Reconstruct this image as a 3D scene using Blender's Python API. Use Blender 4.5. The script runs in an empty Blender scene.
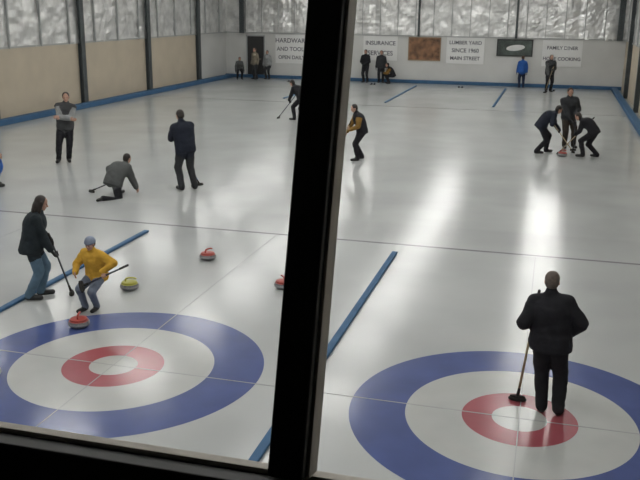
import bpy, math, random
import numpy as np
from mathutils import Vector, Matrix, noise
random.seed(4)
V=Vector
S=bpy.context.scene
COL=S.collection
try:
    S.view_settings.view_transform='Standard'; S.view_settings.look='None'
    S.view_settings.exposure=0; S.view_settings.gamma=1
except Exception as e: print(e)

# ---------------------------------------------------------------- materials
MATS={}
def mat(name,col,rough=0.6,metal=0.0,noise_amt=0.0,nscale=20,bump=0.0,bscale=60,spec=0.5,emit=None,estr=0,coords='Object',stretch=None):
    if name in MATS: return MATS[name]
    m=bpy.data.materials.new(name); m.use_nodes=True
    nt=m.node_tree; b=nt.nodes['Principled BSDF']
    b.inputs['Base Color'].default_value=(*col,1); b.inputs['Roughness'].default_value=rough
    b.inputs['Metallic'].default_value=metal; b.inputs['Specular IOR Level'].default_value=spec
    if emit: 
        b.inputs['Emission Color'].default_value=(*emit,1); b.inputs['Emission Strength'].default_value=estr
    tc=nt.nodes.new('ShaderNodeTexCoord'); src=tc.outputs[coords]
    if stretch:
        mp=nt.nodes.new('ShaderNodeMapping'); mp.inputs['Scale'].default_value=stretch
        nt.links.new(src,mp.inputs['Vector']); src=mp.outputs[0]
    if noise_amt>0:
        n=nt.nodes.new('ShaderNodeTexNoise'); n.inputs['Scale'].default_value=nscale; n.inputs['Detail'].default_value=5
        nt.links.new(src,n.inputs['Vector'])
        r=nt.nodes.new('ShaderNodeValToRGB')
        r.color_ramp.elements[0].position=0.3; r.color_ramp.elements[1].position=0.7
        r.color_ramp.elements[0].color=(*[max(0,c*(1-noise_amt)) for c in col],1)
        r.color_ramp.elements[1].color=(*[min(1,c*(1+noise_amt)) for c in col],1)
        nt.links.new(n.outputs['Fac'],r.inputs['Fac']); nt.links.new(r.outputs['Color'],b.inputs['Base Color'])
    if bump>0:
        n2=nt.nodes.new('ShaderNodeTexNoise'); n2.inputs['Scale'].default_value=bscale; n2.inputs['Detail'].default_value=4
        nt.links.new(src,n2.inputs['Vector'])
        bp=nt.nodes.new('ShaderNodeBump'); bp.inputs['Strength'].default_value=bump; bp.inputs['Distance'].default_value=0.02
        nt.links.new(n2.outputs['Fac'],bp.inputs['Height']); nt.links.new(bp.outputs['Normal'],b.inputs['Normal'])
    MATS[name]=m; return m
def fabric(name,col,b=0.5): return mat('fabric_'+name,col,0.85,noise_amt=0.18,nscale=7,bump=b,bscale=9,spec=0.25)

ICE_R=0.18
def icemat(n,c,na=0.09,ns=0.5): return mat(n,c,ICE_R,noise_amt=na,nscale=ns,bump=0.15,bscale=1.8,spec=0.38)
ice=icemat('ice',(0.49,0.505,0.50))
ice_blue=icemat('ice_paint_blue',(0.075,0.105,0.275),0.1,2)
ice_red=icemat('ice_paint_red',(0.36,0.09,0.11),0.1,2)
ice_white=icemat('ice_paint_white',(0.51,0.52,0.505),0.06,2)
ice_line=mat('ice_paint_line',(0.25,0.24,0.26),ICE_R,spec=0.38)
ice_thin=mat('ice_paint_thin_line',(0.40,0.41,0.41),ICE_R,spec=0.38)
foam_blue=mat('foam_blue',(0.04,0.12,0.24),0.7,noise_amt=0.15,nscale=3)
tan=mat('wall_panel_tan',(0.54,0.47,0.365),0.65,noise_amt=0.06,nscale=1.2,bump=0.05,bscale=3)
palewall=mat('wall_panel_white',(0.64,0.64,0.62),0.65,noise_amt=0.05,nscale=0.8)
foil=mat('foil_film',(0.72,0.72,0.71),0.38,metal=0.55,noise_amt=0.22,nscale=2.2,bump=1.0,bscale=2.6)
steel=mat('steel_column_grey',(0.10,0.115,0.12),0.5,metal=0.3,noise_amt=0.15,nscale=4)
rib=mat('batten_light',(0.42,0.43,0.43),0.5)
framedark=mat('window_frame_dark',(0.010,0.009,0.009),0.6,noise_amt=0.2,nscale=15)
alu=mat('window_bead_aluminium',(0.42,0.38,0.32),0.5,metal=0.2,noise_amt=0.1,nscale=20)
darkroom=mat('dark_plaster',(0.03,0.03,0.03),0.9,noise_amt=0.1)
carpet=mat('dark_carpet',(0.02,0.02,0.022),0.95,noise_amt=0.3,nscale=80)
lampcase=mat('lamp_housing_white',(0.7,0.7,0.7),0.5)
tube=mat('lamp_diffuser',(1,1,1),0.5,emit=(1.0,0.985,0.96),estr=23.5)
granite=mat('granite',(0.16,0.16,0.17),0.3,noise_amt=0.6,nscale=60)
graniteband=mat('granite_striking_band',(0.3,0.3,0.3),0.5,noise_amt=0.3,nscale=90)
wood=mat('broom_handle_wood',(0.42,0.33,0.2),0.4,noise_amt=0.15,nscale=20)
dkhandle=mat('broom_handle_dark',(0.04,0.045,0.06),0.35,noise_amt=0.1)
bhandle=mat('broom_handle_blue',(0.08,0.2,0.38),0.35,noise_amt=0.1)
bristle=mat('broom_head_dark',(0.03,0.028,0.025),0.9,noise_amt=0.4,nscale=60,bump=0.5,bscale=90)
skin=mat('skin',(0.46,0.27,0.20),0.55,noise_amt=0.08,nscale=30)
eye=mat('eye_dark',(0.02,0.015,0.01),0.2)
lip=mat('lip',(0.32,0.12,0.1),0.5)
shoe=mat('shoe_black',(0.015,0.015,0.016),0.5,noise_amt=0.2)
glove=mat('glove_black',(0.02,0.02,0.022),0.7,noise_amt=0.2)

# ---------------------------------------------------------------- mesh builder
class MB:
    def __init__(s): s.v=[]; s.f=[]; s.m=[]
    def add(s,vs,fs,mi=0):
        o=len(s.v); s.v+= [tuple(p) for p in vs]; s.f+=[tuple(i+o for i in f) for f in fs]; s.m+=[mi]*len(fs)
    def loft(s,rings,seg=20,mi=0):
        vs=[];fs=[]
        for c,u,w in rings:
            for k in range(seg):
                a=2*math.pi*k/seg; vs.append(V(c)+V(u)*math.cos(a)+V(w)*math.sin(a))
        n=len(rings)
        for i in range(n-1):
            for k in range(seg):
                k2=(k+1)%seg; fs.append((i*seg+k,i*seg+k2,(i+1)*seg+k2,(i+1)*seg+k))
        fs.append(tuple(range(seg-1,-1,-1))); fs.append(tuple((n-1)*seg+k for k in range(seg)))
        s.add(vs,fs,mi)
    def cap(s,a,b,ra,rb,seg=14,mi=0,capn=4):
        a=V(a);b=V(b);d=b-a
        if d.length<1e-6: d=V((0,0,1e-4))
        d.normalize(); x=d.orthogonal().normalized(); y=d.cross(x)
        R=[]
        for i in range(capn+1):
            t=math.pi/2*(i/capn); r=max(ra*math.sin(t),ra*0.05); R.append((a-d*ra*math.cos(t),x*r,y*r))
        for i in range(capn+1):
            t=math.pi/2*(i/capn); r=max(rb*math.cos(t),rb*0.05); R.append((b+d*rb*math.sin(t),x*r,y*r))
        s.loft(R,seg,mi)
    def cyl(s,a,b,ra,rb,seg=14,mi=0):
        a=V(a);b=V(b);d=(b-a).normalized();x=d.orthogonal().normalized();y=d.cross(x)
        s.loft([(a,x*ra,y*ra),(b,x*rb,y*rb)],seg,mi)
    def ell(s,c,ax,seg=20,n=12,mi=0):
        X,Y,Z=[V(q) for q in ax]; R=[]
        for i in range(n+1):
            t=-math.pi/2+math.pi*i/n; r=max(math.cos(t),0.03); R.append((V(c)+Z*math.sin(t),X*r,Y*r))
        s.loft(R,seg,mi)
    def box(s,lo,hi,mi=0):
        x0,y0,z0=lo;x1,y1,z1=hi
        s.add([(x0,y0,z0),(x1,y0,z0),(x1,y1,z0),(x0,y1,z0),(x0,y0,z1),(x1,y0,z1),(x1,y1,z1),(x0,y1,z1)],
          [(0,3,2,1),(4,5,6,7),(0,1,5,4),(1,2,6,5),(2,3,7,6),(3,0,4,7)],mi)
    def mesh(s,name,mats=(),smooth=False):
        me=bpy.data.meshes.new(name); me.from_pydata(s.v,[],s.f); 
        for m in mats: me.materials.append(m)
        me.polygons.foreach_set('material_index',s.m)
        if smooth: me.polygons.foreach_set('use_smooth',[True]*len(s.f))
        me.update(); return me
def link(name,me,parent=None):
    o=bpy.data.objects.new(name,me); COL.objects.link(o)
    if parent: o.parent=parent
    return o
def boxo(name,lo,hi,m,bevel=0,parent=None):
    c=V([(a+b)/2 for a,b in zip(lo,hi)])
    b=MB(); b.box(tuple(V(lo)-c),tuple(V(hi)-c)); o=link(name,b.mesh(name,[m]),parent); o.location=c
    if bevel:
        md=o.modifiers.new('bevel','BEVEL'); md.width=bevel; md.segments=3
    return o
def remesh(mb,voxel,smooth=3):
    me=mb.mesh('tmp'); o=bpy.data.objects.new('tmp',me); COL.objects.link(o)
    r=o.modifiers.new('r','REMESH'); r.mode='VOXEL'; r.voxel_size=voxel; r.use_smooth_shade=True
    s=o.modifiers.new('s','SMOOTH'); s.factor=0.5; s.iterations=smooth
    dg=bpy.context.evaluated_depsgraph_get(); dg.update()
    e=o.evaluated_get(dg); m2=bpy.data.meshes.new_from_object(e)
    n=len(m2.vertices); co=np.empty(n*3); m2.vertices.foreach_get('co',co); co=co.reshape(-1,3)
    fs=[tuple(p.vertices) for p in m2.polygons]
    bpy.data.objects.remove(o); bpy.data.meshes.remove(me); bpy.data.meshes.remove(m2)
    return co,fs

# ---------------------------------------------------------------- room
XL,XR,YB,YN,ZC=-19.3,3.6,49.0,0.95,5.3
WH=2.6
floor=boxo('floor',(XL-0.2,YN-0.1,-0.2),(XR+0.2,YB+0.2,0),ice)
boxo('ceiling',(XL-0.2,-3.0,ZC),(XR+0.2,YB+0.2,ZC+0.15),foil)

def wall_foil(name,p0,p1,z0,z1,inward):
    p0=V(p0);p1=V(p1);L=(p1-p0).length;d=(p1-p0)/L;inw=V(inward)
    nx=int(L/0.12);nz=int((z1-z0)/0.12);vs=[];fs=[]
    for j in range(nz+1):
        for i in range(nx+1):
            q=p0+d*(L*i/nx)+V((0,0,z0+(z1-z0)*j/nz))
            bul=abs(math.sin(math.pi*(L*i/nx)/1.02))*0.04
            h=bul+0.05*noise.noise(V((q.x*1.3,q.y*1.3,q.z*2.2)))+0.03*noise.noise(q*5)
            vs.append(q+inw*(0.03+h))
    for j in range(nz):
        for i in range(nx):
            a=j*(nx+1)+i; fs.append((a,a+1,a+nx+2,a+nx+1))
    me=bpy.data.meshes.new(name); me.from_pydata([tuple(v) for v in vs],[],fs); me.materials.append(foil)
    me.polygons.foreach_set('use_smooth',[False]*len(fs)); me.update()
    return link(name,me)
boxo('wall_left',(XL-0.2,YN,0),(XL,YB,ZC),palewall)
wall_foil('foil_insulation',(XL,YN,0),(XL,YB,0),WH,ZC,(1,0,0))
boxo('wall_right',(XR,YN,0),(XR+0.2,YB,ZC),palewall)
wall_foil('foil_insulation',(XR,YN,0),(XR,YB,0),WH,ZC,(-1,0,0))
boxo('wall_back',(XL,YB,0),(XR,YB+0.2,ZC),palewall)
wall_foil('foil_insulation',(XL,YB,0),(XR,YB,0),WH,ZC,(0,-1,0))
mb=MB()
ys=[1.8,7.8,13.9,20.0,26.1,32.2,38.3,44.4]
for y0,y1 in zip(ys[:-1],ys[1:]):
    mb.box((XL,y0+0.12,0.0),(XL+0.06,y1-0.12,WH))
link('wall_panel_left',mb.mesh('wall_panel_left',[tan]))
mb=MB()
for y0,y1 in zip(ys,ys[1:]+[48.9]):
    mb.box((XR-0.06,y0+0.12,0.0),(XR,y1-0.12,WH))
link('wall_panel_right',mb.mesh('wall_panel_right',[tan]))
boxo('trim_1',(XL,YN,WH),(XL+0.09,YB,WH+0.06),rib)
boxo('trim_2',(XR-0.09,YN,WH),(XR,YB,WH+0.06),rib)
boxo('trim_3',(XL,YB-0.09,WH),(XR,YB,WH+0.06),rib)
def icol(name,x,y,axis):
    mb=MB(); w=0.15;d=0.26;t=0.03
    if axis=='x':
        s=1 if x<0 else -1
        a,b=sorted((x,x+s*d))
        mb.box((a,y-t/2,0),(b,y+t/2,ZC)); 
        for q in (x+s*0.0,x+s*(d-t)):
            a2,b2=sorted((q,q+s*t)); mb.box((a2,y-w,0),(b2,y+w,ZC))
    else:
        mb.box((x-t/2,y-d,0+WH),(x+t/2,y,ZC)); mb.box((x-w,y-d,WH),(x+w,y-d+t,ZC)); mb.box((x-w,y-t,WH),(x+w,y,ZC))
    return link(name,mb.mesh(name,[steel]))
for y in ys: icol('steel_column',XL,y,'x'); icol('steel_column',XR,y,'x')
for x in (-18.2,-13.0,3.2): icol('steel_column',x,YB,'y')
mb=MB()
for y in np.arange(3,48.8,2.03):
    mb.box((XL,y-0.03,WH),(XL+0.13,y+0.03,ZC)); mb.box((XR-0.13,y-0.03,WH),(XR,y+0.03,ZC))
for x in np.arange(-18,3.4,1.02): mb.box((x-0.02,YB-0.11,WH),(x+0.02,YB,ZC))
link('wall_batten',mb.mesh('wall_batten',[rib]))
mb=MB()
for x in (-7.6,-2.2): mb.cyl((x,YB-0.2,WH),(x,YB-0.2,ZC),0.06,0.06)
link('wall_pipe',mb.mesh('wall_pipe',[steel]))
boxo('baseboard_left',(XL+0.28,YN,0),(XL+0.62,YB-0.3,0.2),foam_blue,0.03)
boxo('baseboard_right',(3.0,YN,0),(3.3,YB-0.3,0.16),foam_blue,0.03)
boxo('baseboard_back',(XL,YB-0.25,0),(XR,YB-0.03,0.18),foam_blue,0.03)
for x in (-2.49,-7.34,-12.2):
    for y0,y1 in ((2.5,14.3),(38.2,47.0)):
        boxo('sheet_divider',(x-0.05,y0,0),(x+0.05,y1,0.04),foam_blue,0.012)
def annulus(mb,r0,r1,z,mi,n=128):
    vs=[];fs=[]
    for k in range(n):
        a=2*math.pi*k/n; c,s_=math.cos(a),math.sin(a); vs+= [(r0*c,r0*s_,z),(r1*c,r1*s_,z)]
    for k in range(n):
        k2=(k+1)%n; fs.append((2*k,2*k+1,2*k2+1,2*k2))
    mb.add(vs,fs,mi)
hm=MB()
annulus(hm,1.22,1.83,0.002,0); annulus(hm,0.61,1.22,0.002,1); annulus(hm,0.29,0.61,0.002,2); annulus(hm,0.0005,0.29,0.002,1)
hme=hm.mesh('curling_house',[ice_blue,ice_white,ice_red])
SX=[-0.065,-4.89,-9.75,-14.61]; TN,TF=8.5,43.25
for x in SX:
    o=link('curling_house',hme); o.location=(x,TN,0)
mb=MB()
for y in (TN+6.4,TF-6.4): mb.box((XL+0.7,y-0.035,0.0005),(2.95,y+0.035,0.003),0)
for x in SX:
    for y in (TN,TF,TN-1.83,TF+1.83): mb.box((x-2.36,y-0.008,0.0005),(x+2.36,y+0.008,0.004),1)
    mb.box((x-0.006,TN-3.6,0.0005),(x+0.006,TN+6.3,0.0038),1)
link('sheet_line_marking',mb.mesh('sheet_line_marking',[ice_line,ice_thin]))
for x in SX:
    for y in (TN-3.66,TF+3.66):
        mb=MB()
        for dx in (-0.09,0.09):
            mb.box((dx-0.05,-0.1,0),(dx+0.05,0.1,0.02)); mb.box((dx-0.05,(-0.1 if y<20 else 0.06),0.02),(dx+0.05,(-0.06 if y<20 else 0.1),0.07))
        o=link('hack',mb.mesh('hack',[shoe])); o.location=(x,y,0.001)

# back wall signs
def sign(x,z,w,h,base,kind,lines=None):
    e=bpy.data.objects.new('wall_sign',None); COL.objects.link(e); e.location=(x,YB,z)
    b=MB(); b.box((-w/2,-0.05,-h/2),(w/2,-0.005,h/2)); link('board',b.mesh('board',[base]),e)
    if kind=='text':
        n=len(lines)
        for i,t in enumerate(lines):
            c=bpy.data.curves.new('lettering','FONT'); c.body=t; c.align_x='CENTER'; c.align_y='CENTER'
            c.size=min(h/(n+0.4),w*1.45/len(t)); c.extrude=0.002; c.offset=0.006
            c.materials.append(mat('lettering_grey',(0.13,0.13,0.15),0.6))
            o=bpy.data.objects.new('lettering',c); COL.objects.link(o); o.parent=e
            o.location=(0,-0.055,h/2-h*(i+0.7)/(n+0.4)); o.rotation_euler=(math.pi/2,0,0)
    else:
        f=0.06; b=MB()
        b.box((-w/2,-0.07,-h/2),(w/2,-0.05,-h/2+f));b.box((-w/2,-0.07,h/2-f),(w/2,-0.05,h/2))
        b.box((-w/2,-0.07,-h/2+f),(-w/2+f,-0.05,h/2-f));b.box((w/2-f,-0.07,-h/2+f),(w/2,-0.05,h/2-f))
        link('border',b.mesh('border',[kind]),e)
    return e
signwhite=mat('sign_white',(0.80,0.80,0.79),0.5,noise_amt=0.03)
brown=mat('sign_brown_picture',(0.22,0.11,0.055),0.5,noise_amt=0.7,nscale=3)
darkpic=mat('sign_dark_picture',(0.07,0.09,0.08),0.5,noise_amt=0.6,nscale=2)
paleb=mat('sign_border_tan',(0.3,0.2,0.12),0.5); darkb=mat('sign_border_black',(0.03,0.03,0.03),0.5)
sign(-15.15,1.72,2.0,1.65,signwhite,'text',['HARDWARE','AND TOOLS','OPEN DAILY'])
sign(-9.8,1.9,2.0,1.35,signwhite,'text',['INSURANCE','SERVICES'])
sign(-7.25,1.92,1.85,1.3,brown,paleb)
sign(-4.95,1.88,2.1,1.45,signwhite,'text',['LUMBER YARD','SINCE 1960','MAIN STREET'])
se=sign(-2.24,2.10,1.95,0.92,darkpic,darkb)
b=MB(); b.ell((0.04,-0.05,0),((0.5,0,0.05),(0,0.01,0),(0,0,0.16))); link('emblem',b.mesh('emblem',[signwhite]),se)
sign(0.3,1.85,2.1,1.4,signwhite,'text',['FAMILY DINER','HOME COOKING'])
sign(-12.6,1.95,1.9,1.0,signwhite,'text',['GARAGE','TYRES AND OIL'])
e=bpy.data.objects.new('door_1',None); COL.objects.link(e); e.location=(-17.4,YB,0)
b=MB(); b.box((-0.52,-0.05,0.18),(0.52,-0.01,2.42)); link('leaf',b.mesh('leaf',[darkb]),e)
b=MB(); b.box((-0.6,-0.08,0.18),(-0.52,-0.005,2.5));b.box((0.52,-0.08,0.18),(0.6,-0.005,2.5));b.box((-0.6,-0.08,2.42),(0.6,-0.005,2.5)); link('casing',b.mesh('casing',[rib]),e)
b=MB(); b.cap((0.35,-0.1,1.1),(0.25,-0.1,1.1),0.015,0.015); link('handle',b.mesh('handle',[alu]),e)

# lamps
lb=MB()
lb.box((-0.72,-0.22,0.05),(0.72,0.22,0.14),0)
lb.box((-0.68,-0.18,0.0),(0.68,0.18,0.05),1)
for dx in (-0.72,0.70): lb.box((dx,-0.2,-0.01),(dx+0.02,0.2,0.05),0)
lm=lb.mesh('ceiling_lamp',[lampcase,tube])
for x in (0.0,-4.86,-9.9,-14.9):
    for k in range(12):
        o=link('ceiling_lamp',lm); o.location=(x,3.9+3.72*k,ZC-0.14)

# near wall + viewing room
boxo('wall_near',(XL,YN-0.14,0),(XR,YN,3.54),palewall)
boxo('wall_near_upper',(XL,YN-0.14,3.54),(-4.4,YN,ZC),palewall)
boxo('floor_viewing_room',(-4.6,-3.0,2.45),(XR,YN-0.14,2.6),carpet)
boxo('wall_viewing_back',(-4.6,-3.15,2.45),(XR,-3.0,ZC),darkroom)
boxo('wall_viewing_left',(-4.6,-3.0,2.6),(-4.4,YN-0.14,ZC),darkroom)
boxo('wall_viewing_right',(XR,-3.0,2.6),(XR+0.2,YN-0.02,ZC),darkroom)
win=bpy.data.objects.new('window_1',None); COL.objects.link(win)
win.location=(-0.2896,0.934,3.662); win.rotation_euler=(-math.atan(0.292),0,0)
def wbox(n,lo,hi,m,bv=0.003): return boxo(n,lo,hi,m,bv,win)
wbox('bottom_rail',(-4.08,-0.05,-0.13),(3.66,0.05,-0.006),framedark)
wbox('bottom_bead',(-4.08,0.0,-0.006),(3.66,0.03,0.001),alu,0.001)
wbox('top_rail',(-4.08,-0.05,1.25),(3.66,0.05,1.4),framedark)
for i,x in enumerate((-4.0,-2.67,-1.333,0.0,1.333,2.67,3.6)):
    wbox('mullion_%d'%i,(x-0.0225,-0.03,0),(x+0.024,0.03,1.25),framedark)
    wbox('mullion_bead_%d'%i,(x+0.024,-0.012,0),(x+0.0285,0.03,1.25),alu,0.001)
gm=bpy.data.materials.new('window_glass'); gm.use_nodes=True; nt=gm.node_tree; nt.nodes.clear()
out=nt.nodes.new('ShaderNodeOutputMaterial'); mx=nt.nodes.new('ShaderNodeMixShader'); tr=nt.nodes.new('ShaderNodeBsdfTransparent'); gl=nt.nodes.new('ShaderNodeBsdfGlossy')
tr.inputs['Color'].default_value=(0.95,0.955,0.945,1); gl.inputs['Roughness'].default_value=0.02; mx.inputs['Fac'].default_value=0.03
nt.links.new(tr.outputs[0],mx.inputs[1]);nt.links.new(gl.outputs[0],mx.inputs[2]);nt.links.new(mx.outputs[0],out.inputs[0])
b=MB(); b.add([(-4.08,0.015,0),(3.66,0.015,0),(3.66,0.015,1.25),(-4.08,0.015,1.25)],[(0,1,2,3)]); link('glass',b.mesh('glass',[gm]),win)

# ---------------------------------------------------------------- stones
def stone(x,y,col,rot=0.0,z=0.003):
    cm=mat('stone_cap_'+col,{'red':(0.40,0.06,0.045),'yellow':(0.42,0.41,0.05)}[col],0.35)
    b=MB()
    prof=[(0.06,0),(0.10,0.008),(0.128,0.025),(0.143,0.045),(0.143,0.072),(0.130,0.095),(0.112,0.108),(0.085,0.114)]
    for i in range(len(prof)-1):
        r0,z0=prof[i];r1,z1=prof[i+1]; n=32;vs=[];fs=[]
        for k in range(n):
            a=2*math.pi*k/n; vs+=[(r0*math.cos(a),r0*math.sin(a),z0),(r1*math.cos(a),r1*math.sin(a),z1)]
        for k in range(n):
            k2=(k+1)%n; fs.append((2*k,2*k2,2*k2+1,2*k+1))
        b.add(vs,fs,1 if i==3 else (2 if i>=5 else 0))
    b.loft([((0,0,0.108),(0.122,0,0),(0,0.122,0)),((0,0,0.124),(0.112,0,0),(0,0.112,0)),((0,0,0.13),(0.06,0,0),(0,0.06,0))],32,2)
    pts=[(-0.055,0,0.125),(-0.058,0,0.155),(-0.04,0,0.178),(0.0,0,0.186),(0.07,0,0.182),(0.10,0,0.17)]
    for p,q in zip(pts[:-1],pts[1:]): b.cap(p,q,0.014,0.014,10,2)
    o=link('curling_stone',b.mesh('curling_stone',[granite,graniteband,cm],True)); o.location=(x,y,z); o.rotation_euler=(0,0,rot)
stone(-6.04,11.12,'yellow',0.4); stone(-5.51,12.95,'red',1.2); stone(-3.80,11.88,'red',2.2); stone(-5.95,9.5,'red',1.9); stone(-6.12,7.78,'red',0.3)
stone(0.42,25.9,'red',0.3)

# ---------------------------------------------------------------- brooms
def broom(top,bot,m,hand_dir=None,w=0.2):
    top=V(top);bot=V(bot); b=MB(); d=(top-bot).normalized()
    neck=bot+d*0.09
    b.cyl(neck,top,0.0145,0.0125,12,0); b.cap(top-d*0.12,top,0.016,0.016,12,1)
    b.cap(bot+d*0.02,neck+d*0.03,0.022,0.016,12,1)
    hx=V(hand_dir or (1,0,0)).normalized()
    hz=V((0,0,1)) if bot.z<0.12 else d; hx=(hx-hz*hx.dot(hz)).normalized(); hy=hz.cross(hx)
    def slab(c,a,bb,h,mi):
        R=[]
        for zz,s in ((-1,0.9),(-0.7,1.0),(0.5,1.0),(1,0.8)): R.append((c+hz*h*zz,hx*a*s,hy*bb*s))
        b.loft(R,24,mi)
    base=bot.copy(); 
    if bot.z<0.12: base.z=0.005
    slab(base+hz*0.018,w/2,0.04,0.018,1); slab(base+hz*0.045,w/2*0.85,0.028,0.012,1)
    o=link('curling_broom',b.mesh('curling_broom',[m,bristle],True)); return o

# ---------------------------------------------------------------- people
def ik(a,t,l1,l2,pole):
    d=t-a; L=min(d.length,(l1+l2)*0.998); dn=d.normalized(); t=a+dn*L
    x=(l1*l1-l2*l2+L*L)/(2*L); h=math.sqrt(max(l1*l1-x*x,0)); p=V(pole); p=p-dn*p.dot(dn); p.normalize()
    return a+dn*x+p*h,t
def curler(x,y,yaw,H,pose,look,bmat=wood):
    sc=H/1.75
    g=lambda k,d: pose.get(k,d)
    # tilt = how far the body leans sideways towards world +X (metres at head height)
    M=Matrix.Translation((x,y,0.002))@Matrix.Rotation(math.radians(yaw),4,'Z')@Matrix.Scale(sc,4)
    tl=V((g('tilt',0),0,0)); tl=Matrix.Rotation(-math.radians(yaw),3,'Z')@tl/sc/1.7
    def T(p): p=V(p); return p+tl*p.z      # feet stay planted
    P=V(g('pel',(0,0,0.92))); lean=math.radians(g('lean',3)); side=math.radians(g('side',0)); tw=math.radians(g('twist',0))
    P=T(P)
    U=V((math.sin(side),math.sin(lean)*math.cos(side),math.cos(lean)*math.cos(side)))
    U=(U+tl).normalized()
    R0=V((1,0,0)); R=V((math.cos(tw),math.sin(tw),0)); R=(R-U*R.dot(U)).normalized(); Fw=U.cross(R).normalized()
    up0=(U+V((0,0,1))*0.6).normalized()
    Mid=P+up0*0.22; Sh=Mid+(U*1.0+ (U-up0)*0.6).normalized()*0.28
    Ut=(Sh-Mid).normalized(); Rt=(R-Ut*R.dot(Ut)).normalized(); Ft=Ut.cross(Rt).normalized()
    F0=V((0,1,0))
    N=Sh+Ut*0.05
    hp=math.radians(g('hp',0)); hy=math.radians(g('hyaw',0))
    Hf=V((-math.sin(hy)*math.cos(hp),math.cos(hy)*math.cos(hp),-math.sin(hp)))
    Hf=Matrix.Rotation(tw,3,'Z')@Hf
    Hr=Hf.cross(V((0,0,1))).normalized(); Hu=Hr.cross(Hf).normalized()
    nk=(Ut*0.6+Hu*0.7).normalized()
    Hc=N+nk*0.135+Hf*0.015
    mats=[look['top'],look.get('sleeve',look['top']),look['pants'],shoe,skin,look.get('hairm'),look.get('hand',glove),eye,lip,look.get('hatm') or look.get('hairm')]
    TOP,SLV,PNT,SHO,SKN,HAIR,HND,EYE,LIP,HAT=range(10)
    bones=[];body=MB()
    def bone(a,b,ra,rb,m): body.cap(a,b,ra,rb); bones.append((V(a),V(b),ra,rb,m))
    k=look.get('bulk',1.22); kh=1+(k-1)*0.8; ka=1+(k-1)*0.9
    tb=[(P-up0*0.10,0.166*kh,0.128*kh),(P-up0*0.02,0.176*kh,0.134*kh),(P+up0*0.07,0.170*kh,0.128*kh),(Mid,0.162*k,0.120*k),(Mid+Ut*0.12,0.176*k,0.130*k),(Mid+Ut*0.19,0.176*k,0.122*k),(Sh-Ut*0.03,0.15*k,0.10*k),(Sh+Ut*0.03,0.10*k,0.078),(Sh+Ut*0.065,0.068,0.064)]
    rings=[]
    for i,(c,a,b_) in enumerate(tb):
        rr=R0.lerp(Rt,min(1,i/4)).normalized(); uu=up0 if i<3 else Ut; rr=(rr-uu*rr.dot(uu)).normalized(); ff=uu.cross(rr).normalized()
        rings.append((c,rr*a,ff*b_))
    body.loft(rings,24)
    def tbone(a,b,ra,rb): bones.append((V(a),V(b),ra,rb,TOP))
    tbone(P-up0*0.03,Mid,0.15*kh,0.14*k); tbone(Mid,Sh,0.14*k,0.11*k)
    for s in (-1,1): tbone(P-up0*0.03+R0*0.05*s,Mid+Rt*0.06*s,0.135*kh,0.13*k); tbone(Mid+Rt*0.06*s,Sh+Rt*0.06*s,0.13*k,0.09*k)
    hem=look.get('hem')
    if hem:
        body.loft([(P-up0*hem,R0*0.182*kh,F0*0.145*kh),(P-up0*0.05,R0*0.186*kh,F0*0.148*kh),(P+up0*0.08,R0*0.176*kh,F0*0.135*kh)],24)
        for s in (-1,1): tbone(P-up0*(hem-0.04)+R0*0.06*s,P+R0*0.06*s,0.15*kh,0.15*kh)
    bone(N-Ut*0.03,Hc-Hu*0.05,0.058,0.052,SKN)
    bone(Sh-Ut*0.0,Sh+Ut*0.06,0.095,0.074,TOP)
    for s,fk in ((-1,'fl'),(1,'fr')):
        f=V(g(fk,(0.11*s,0.0,0.0))); fy=math.radians(g(fk+'y',-8*s)); fd=V((-math.sin(fy),math.cos(fy),0)); 
        ank=T(f+V((0,0,0.085))-fd*0.03); hip=P+R0*0.09*s-V((0,0,0.03))
        kn,ank2=ik(hip,ank,0.425,0.425,g(fk+'k',(0.12*s,1,0.1)))
        d0=ank2-ank
        pk=look.get('leg',1.2)
        bone(hip,kn,0.098*min(pk,1.15),0.070*pk,PNT); bone(kn,ank2,0.068*pk,0.054*pk,PNT)
        if g(fk+'t',0):
            tdir=(V((0,-1,0))*0.9+V((0,0,-0.1))).normalized()
            bone(ank2,ank2+tdir*0.17,0.046,0.036,SHO)
        else:
            base=f+d0
            bone(base+V((0,0,0.050))-fd*0.04,base+V((0,0,0.045))+fd*0.16,0.050,0.043,SHO)
            bones.append((ank2-V((0,0,0.03)),base+V((0,0,0.04)),0.052,0.048,SHO))
    br=pose.get('broom')
    hands=[]
    for s,hk in ((-1,'hl'),(1,'hr')):
        sho=Sh+Rt*0.158*s*min(k,1.12)-Ut*0.055
        h=pose.get(hk)
        gx=None
        if h is None: wr=sho+V((0.09*s,0.05,-0.52)); pole=(0.3*s,-1,0)
        elif isinstance(h,(int,float)):
            tp,bt=V(br[0]),V(br[1]); G=tp.lerp(bt,h); gx=(bt-tp).normalized()
            n=G-sho; n=n-gx*n.dot(gx); n.normalize(); wr=G-n*0.095; pole=(0.8*s,-0.6,-0.5)
        else: wr=T(h); pole=(0.8*s,-0.6,-0.3)
        pole=pose.get(hk+'p',pole)
        el,wr2=ik(sho,wr,0.29,0.255,pole)
        bone(Sh+Rt*0.05*s-Ut*0.02,sho,0.080,0.070*ka,TOP)
        bone(sho,el,0.066*ka,0.056*ka,SLV); bone(el,wr2,0.056*ka,0.044*ka,SLV)
        dirn=(wr2-el).normalized(); hb=MB()
        if pose.get(hk+'_pocket'): continue
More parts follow.
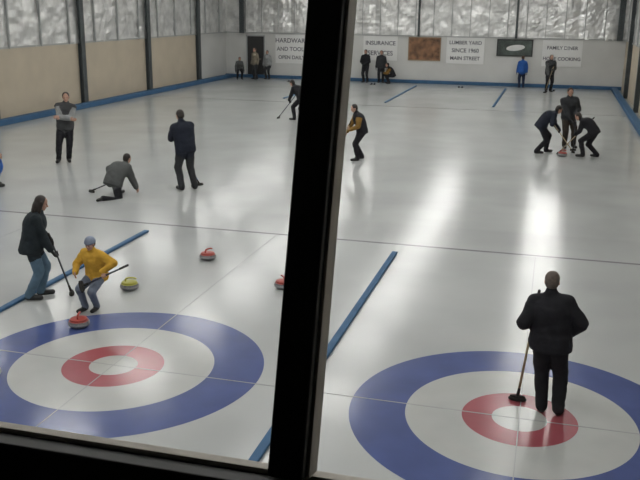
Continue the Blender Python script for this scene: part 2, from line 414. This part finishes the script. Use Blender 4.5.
        if gx is not None:
            G=G+(wr2-wr)*1.0 if (wr2-wr).length<0.03 else G
            n=(G-wr2).normalized(); n=(n-gx*n.dot(gx)).normalized(); side_=gx.cross(n).normalized()*(-s)
            pc=G-n*0.036
            hb.cap(wr2,pc-n*0.01,0.026,0.026,10); hb.ell(pc,(gx*0.043,side_*0.028,n*0.017),14,8)
            for i in range(4):
                off=gx*(-0.033+0.022*i); rad=0.026; ln=(1.0,1.08,1.03,0.88)[i]
                pts=[]
                for a in (25,80,135,190*ln,235*ln):
                    t=math.radians(a); pts.append(G+off-n*math.cos(t)*rad+side_*math.sin(t)*rad)
                for p_,q_ in zip(pts[:-1],pts[1:]): hb.cap(p_,q_,0.0098,0.0088,8,capn=2)
            pts=[pc-gx*0.035-side_*0.012]+[G-gx*0.045-n*math.cos(math.radians(a))*0.028-side_*math.sin(math.radians(a))*0.028 for a in (60,120)]
            for p_,q_ in zip(pts[:-1],pts[1:]): hb.cap(p_,q_,0.012,0.0105,8,capn=2)
        else:
            lat=dirn.cross(V((s,0,0.01))).normalized(); inn=dirn.cross(lat).normalized()
            if inn.dot(Rt)*s>0: inn=-inn
            pc=wr2+dirn*0.06; hb.cap(wr2,wr2+dirn*0.03,0.027,0.026,10); hb.ell(pc,(lat*0.042,inn*0.018,dirn*0.05),14,8)
            for i in range(4):
                off=lat*(-0.031+0.0205*i); ln=(0.85,1.0,0.95,0.75)[i]; p_=pc+off+dirn*0.035
                for j,(L_,bend) in enumerate(((0.036,0.25),(0.026,0.6),(0.021,0.95))):
                    q_=p_+(dirn*math.cos(bend)+inn*math.sin(bend))*L_*ln; hb.cap(p_,q_,0.0095,0.0088,8,capn=2); p_=q_
            th=lat if lat.dot(Fw)>0 else -lat
            p0=pc+th*0.03-dirn*0.025; p1=p0+(th*0.6+dirn*0.8+inn*0.3)*0.035; p2=p1+(th*0.15+dirn+inn*0.3)*0.028
            hb.cap(p0,p1,0.013,0.011,8,capn=2); hb.cap(p1,p2,0.011,0.0095,8,capn=2)
        hands.append(hb)
    near = y<12
    co,fs=remesh(body,0.014 if near else (0.018 if y<30 else 0.024),4)
    cv=[]
    for p in co:
        q=V(p); w=noise.noise(V((q.x*7,q.y*7,q.z*11))+V((x,y,0)))*0.012+noise.noise(V((q.x*16,q.y*16,q.z*20)))*0.006
        c=q-V((P.x,P.y,q.z)); 
        if 0.12<q.z<Sh.z+0.02 and c.length>0.02: q=q+c.normalized()*w
        cv.append(tuple(q))
    co=np.array(cv)
    cen=np.array([co[list(f)].mean(axis=0) for f in fs])
    best=np.full(len(cen),1e9); mi=np.zeros(len(cen),int)
    for a,b_,ra,rb,m in bones:
        a=np.array(a);b_=np.array(b_);ab=b_-a; t=np.clip(((cen-a)@ab)/max(ab@ab,1e-9),0,1)
        d=np.linalg.norm(cen-(a+t[:,None]*ab),axis=1)-(ra+(rb-ra)*t)
        w=d<best; best[w]=d[w]; mi[w]=m
    allv=[tuple(p) for p in co]; allf=list(fs); allm=[int(q) for q in mi]
    def app(vs,ff,m):
        o=len(allv); allv.extend(tuple(p) for p in vs); allf.extend(tuple(i+o for i in f) for f in ff)
        allm.extend(m if isinstance(m,list) else [m]*len(ff))
    for hb in hands:
        if y<32: c2,f2=remesh(hb,0.006,1)
        else: c2,f2=hb.v,hb.f
        app(c2,f2,HND)
    hb=MB(); A=lambda p: Hc+Hr*p[0]+Hf*p[1]+Hu*p[2]
    hb.ell(A((0,-0.008,0.025)),(Hr*0.076,Hf*0.094,Hu*0.090))
    hb.ell(A((0,0.018,-0.035)),(Hr*0.060,Hf*0.070,Hu*0.080))
    hb.ell(A((0,0.062,-0.085)),(Hr*0.025,Hf*0.022,Hu*0.022))
    hb.cap(A((0,0.086,0.0)),A((0,0.104,-0.028)),0.010,0.014,10)
    hb.cap(A((-0.03,0.078,0.018)),A((0.03,0.078,0.018)),0.012,0.012,10)
    for s in (-1,1):
        hb.ell(A((0.078*s,-0.005,-0.008)),(Hr*0.010,Hf*0.020,Hu*0.032),12,8)
        hb.ell(A((0.038*s,0.058,-0.025)),(Hr*0.022,Hf*0.022,Hu*0.022),12,8)
    c2,f2=remesh(hb,0.008,2); app(c2,f2,SKN)
    ex=MB()
    for s in (-1,1): ex.ell(A((0.030*s,0.083,0.000)),(Hr*0.013,Hf*0.007,Hu*0.007),10,6)
    app(ex.v,ex.f,EYE)
    ex=MB(); ex.ell(A((0,0.086,-0.055)),(Hr*0.024,Hf*0.007,Hu*0.007),10,6); app(ex.v,ex.f,LIP)
    hh=MB(); hair=look.get('hair','short')
    hh.ell(A((0,-0.022,0.034)),(Hr*0.086,Hf*0.094,Hu*0.093)); hh.ell(A((0,-0.045,-0.01)),(Hr*0.080,Hf*0.066,Hu*0.075))
    if hair=='long':
        hh.ell(A((0,-0.055,-0.06)),(Hr*0.098,Hf*0.072,Hu*0.12)); hh.ell(A((0,-0.065,-0.12)),(Hr*0.10,Hf*0.06,Hu*0.09))
        for s in (-1,1): hh.cap(A((0.075*s,0.0,0.02)),A((0.082*s,0.005,-0.13)),0.035,0.028,10)
    c2,f2=remesh(hh,0.010,2); app(c2,f2,HAIR)
    if look.get('hatm'):
        ht=MB(); ht.ell(A((0,-0.012,0.052)),(Hr*0.097,Hf*0.110,Hu*0.095)); 
        ht.loft([(A((0,-0.012,0.02)),Hr*0.100,Hf*0.115),(A((0,-0.012,0.06)),Hr*0.102,Hf*0.116)],24)
        c2,f2=remesh(ht,0.010,2)
        c2=np.array(c2); zz=(c2-np.array(Hc))@np.array(Hu); keep=[f for f in f2 if min(zz[list(f)])>0.012]
        app(c2,keep,HAT)
    me=bpy.data.meshes.new('curler'); me.from_pydata(allv,[],allf)
    for m in mats: me.materials.append(m)
    me.polygons.foreach_set('material_index',allm); me.polygons.foreach_set('use_smooth',[True]*len(allf)); me.update()
    o=link('curler',me); o.matrix_world=M
    if br:
        broom(M@V(br[0]),M@V(br[1]),bmat,pose.get('bdir') or (M.to_3x3()@V((1,0,0))))
    return o

black=fabric('black',(0.018,0.018,0.022)); charcoal=fabric('charcoal',(0.035,0.037,0.041)); navy=fabric('navy',(0.02,0.028,0.06))
dgreen=fabric('dark_teal',(0.022,0.030,0.035)); jeans=fabric('jeans',(0.11,0.18,0.25)); yellow=fabric('yellow',(0.62,0.36,0.05))
greyblue=fabric('greyblue',(0.17,0.20,0.26)); grey=fabric('grey',(0.10,0.105,0.105)); lgrey=fabric('light_grey',(0.27,0.28,0.28))
vest=fabric('vest_grey',(0.06,0.062,0.065)); dknavy=fabric('parka_navy',(0.018,0.022,0.035)); dkbrown=fabric('parka_brown',(0.04,0.032,0.026))
blue=fabric('blue',(0.03,0.11,0.38)); orange=fabric('amber',(0.26,0.15,0.04)); beanie=fabric('beanie_blue_grey',(0.24,0.28,0.36)); khaki=fabric('khaki',(0.25,0.22,0.17))
hbrown=mat('hair_brown',(0.07,0.04,0.025),0.6,noise_amt=0.3,nscale=30); hdark=mat('hair_dark',(0.02,0.014,0.011),0.5,noise_amt=0.3,nscale=30)
hgrey=mat('hair_greying',(0.11,0.085,0.07),0.6,noise_amt=0.3,nscale=30)

def L(top,pants,hm=hdark,**k): 
    d=dict(top=top,pants=pants,hairm=hm); d.update(k); return d
# foreground man
curler(0.25,8.73,-4,1.62,dict(tilt=-0.11,lean=2,fl=(-0.10,0.02,0),fr=(0.10,0.0,0),hl=0.26,hlp=(-0.5,-0.5,-1.3),hr=(0.21,0.14,0.98),hrp=(1,-0.5,-0.35),hr_pocket=True,
   broom=((-0.25,0.20,1.42),(-0.40,0.20,0.03)),hp=12),L(black,black,hgrey,bulk=1.44,hem=0.12,leg=1.34),wood)
# long hair, jeans
curler(-7.17,10.36,-62,1.62,dict(tilt=0.09,lean=12,pel=(0,-0.05,0.91),fl=(-0.11,0.08,0),fr=(0.11,-0.08,0),hl=0.14,hr=0.34,
   broom=((0.02,0.26,1.06),(-0.06,0.54,0.03)),hp=18),L(dgreen,jeans,hdark,hair='long',bulk=1.40,hem=0.13,leg=1.22),dkhandle)
# child in yellow
curler(-6.12,10.12,175,1.32,dict(tilt=0.08,pel=(0,-0.18,0.68),lean=18,fl=(-0.09,-0.02,0),fr=(0.10,0.08,0),hl=0.50,hlp=(-1,-0.3,0),hr=(0.20,0.22,0.80),
   broom=((-0.82,-0.05,0.98),(0.0,0.30,0.56)),hp=12),L(yellow,greyblue,hbrown,hatm=beanie,bulk=1.40,hand=skin,leg=1.15),dkhandle)
# standing with folded arms
curler(-12.86,20.34,-150,1.96,dict(tilt=0.22,fl=(-0.12,0,0),fr=(0.13,0.04,0),hl=(0.10,0.27,1.14),hlp=(-1,0.1,-1),hr=(-0.10,0.30,1.10),hrp=(1,0.1,-1),hp=5),
   L(vest,black,hdark,sleeve=lgrey,hand=skin,bulk=1.28))
curler(-8.14,18.07,48,1.94,dict(tilt=-0.12,lean=10,pel=(0,-0.04,0.91),fl=(-0.15,0.02,0),fr=(0.15,0.0,0),hl=0.10,hr=0.40,
   broom=((-0.12,0.54,1.22),(0.40,0.30,0.03)),hp=20),L(dknavy,charcoal,hdark,sleeve=dknavy,hand=fabric('glove_blue',(0.1,0.16,0.26)),bulk=1.42,leg=1.25),bhandle)
# delivering in a crouch
curler(-9.38,17.0,-20,1.70,dict(pel=(-0.04,-0.12,0.34),lean=46,fl=(-0.12,0.10,0),flk=(-0.5,1,0.6),fr=(0.12,-0.55,-0.03),frt=1,frk=(0.4,0.2,-0.8),
   hl=0.22,hlp=(-1,0,-0.3),hr=(0.16,0.40,0.15),hrp=(0.5,-0.6,-0.3),broom=((-0.18,0.16,0.34),(-0.78,-0.16,0.04)),hp=10),L(grey,black,hdark,sleeve=grey,bulk=1.62,hand=skin),dkhandle)
curler(-12.62,16.95,-40,1.78,dict(hp=5),L(blue,blue,hbrown,hand=skin))
sweep=dict(pel=(0,-0.12,0.82),lean=48,fl=(-0.12,0.15,0),fr=(0.12,-0.22,0),hl=0.48,hr=0.24,broom=((0.1,-0.05,1.2),(0,0.92,0.03)),hp=30)
def sw(**k): d=dict(sweep); d.update(k); return d
curler(-9.28,30.98,75,1.80,sw(lean=38),L(black,black,bulk=1.38),dkhandle)
curler(-5.2,23.3,118,1.70,dict(pel=(0,-0.08,0.88),lean=20,fl=(-0.15,0.1,0),fr=(0.15,-0.12,0),hl=0.18,hr=0.40,broom=((-0.06,0.27,1.15),(0.12,0.72,0.03)),hp=20),
   L(black,black,hdark,sleeve=orange,hand=skin,bulk=1.34),wood)
curler(-0.15,26.3,-70,1.80,sw(),L(dknavy,black,bulk=1.38),wood)
curler(0.62,27.6,-165,1.92,dict(tilt=-0.15,lean=8,fl=(-0.14,0,0),fr=(0.14,0.05,0),hl=0.2,hr=0.42,broom=((-0.05,0.25,1.25),(0.02,0.5,0.03)),hp=15),L(charcoal,dkbrown,hbrown,bulk=1.42,leg=1.3),dkhandle)
curler(1.15,26.0,72,1.70,sw(lean=52,pel=(0,-0.12,0.78)),L(black,black,bulk=1.38),wood)
curler(-10.45,48.1,170,1.88,dict(hl=(-0.08,0.24,1.0),hr=(0.1,0.24,1.0)),L(black,black))
curler(-9.55,48.1,190,1.85,dict(),L(charcoal,black,hbrown))
curler(-8.95,47.9,110,1.7,dict(pel=(0,-0.15,0.5),lean=35,fl=(-0.15,0.1,0),fr=(0.15,0.1,0),hl=(-0.1,0.4,0.6),hr=(0.1,0.4,0.6)),L(black,black,hdark,sleeve=orange))
curler(-1.72,48.2,10,1.75,dict(),L(blue,navy,hbrown))
curler(-0.25,46.3,-160,1.95,dict(hl=0.2,hr=0.45,broom=((-0.1,0.25,1.3),(0.3,0.4,0.03)),lean=8),L(charcoal,black,hgrey,sleeve=grey,bulk=1.38))
curler(-16.95,47.6,150,1.85,dict(),L(khaki,charcoal,hbrown))
curler(-17.8,47.2,-150,1.6,dict(pel=(0,-0.1,0.7),lean=30,fl=(-0.15,0.1,0),fr=(0.15,0.1,0)),L(grey,black,hdark))
curler(-16.3,47.9,170,1.7,dict(),L(lgrey,charcoal,hdark))

# ---------------------------------------------------------------- world & camera
w=bpy.data.worlds.new('world'); S.world=w; w.use_nodes=True
w.node_tree.nodes['Background'].inputs[0].default_value=(0.5,0.55,0.6,1); w.node_tree.nodes['Background'].inputs[1].default_value=0.02
cam=bpy.data.cameras.new('camera'); co=bpy.data.objects.new('camera',cam); COL.objects.link(co)
cam.sensor_width=36; cam.lens=844/640*36; cam.clip_start=0.05; cam.clip_end=200
f=V((-0.2520,0.9299,-0.2680)).normalized(); r=V((0.9643,0.2644,0.0114)); r=(r-f*r.dot(f)).normalized(); u=r.cross(f)
m=Matrix((r,u,-f)).transposed().to_4x4(); m.translation=V((0,0,4.25)); co.matrix_world=m
S.camera=co
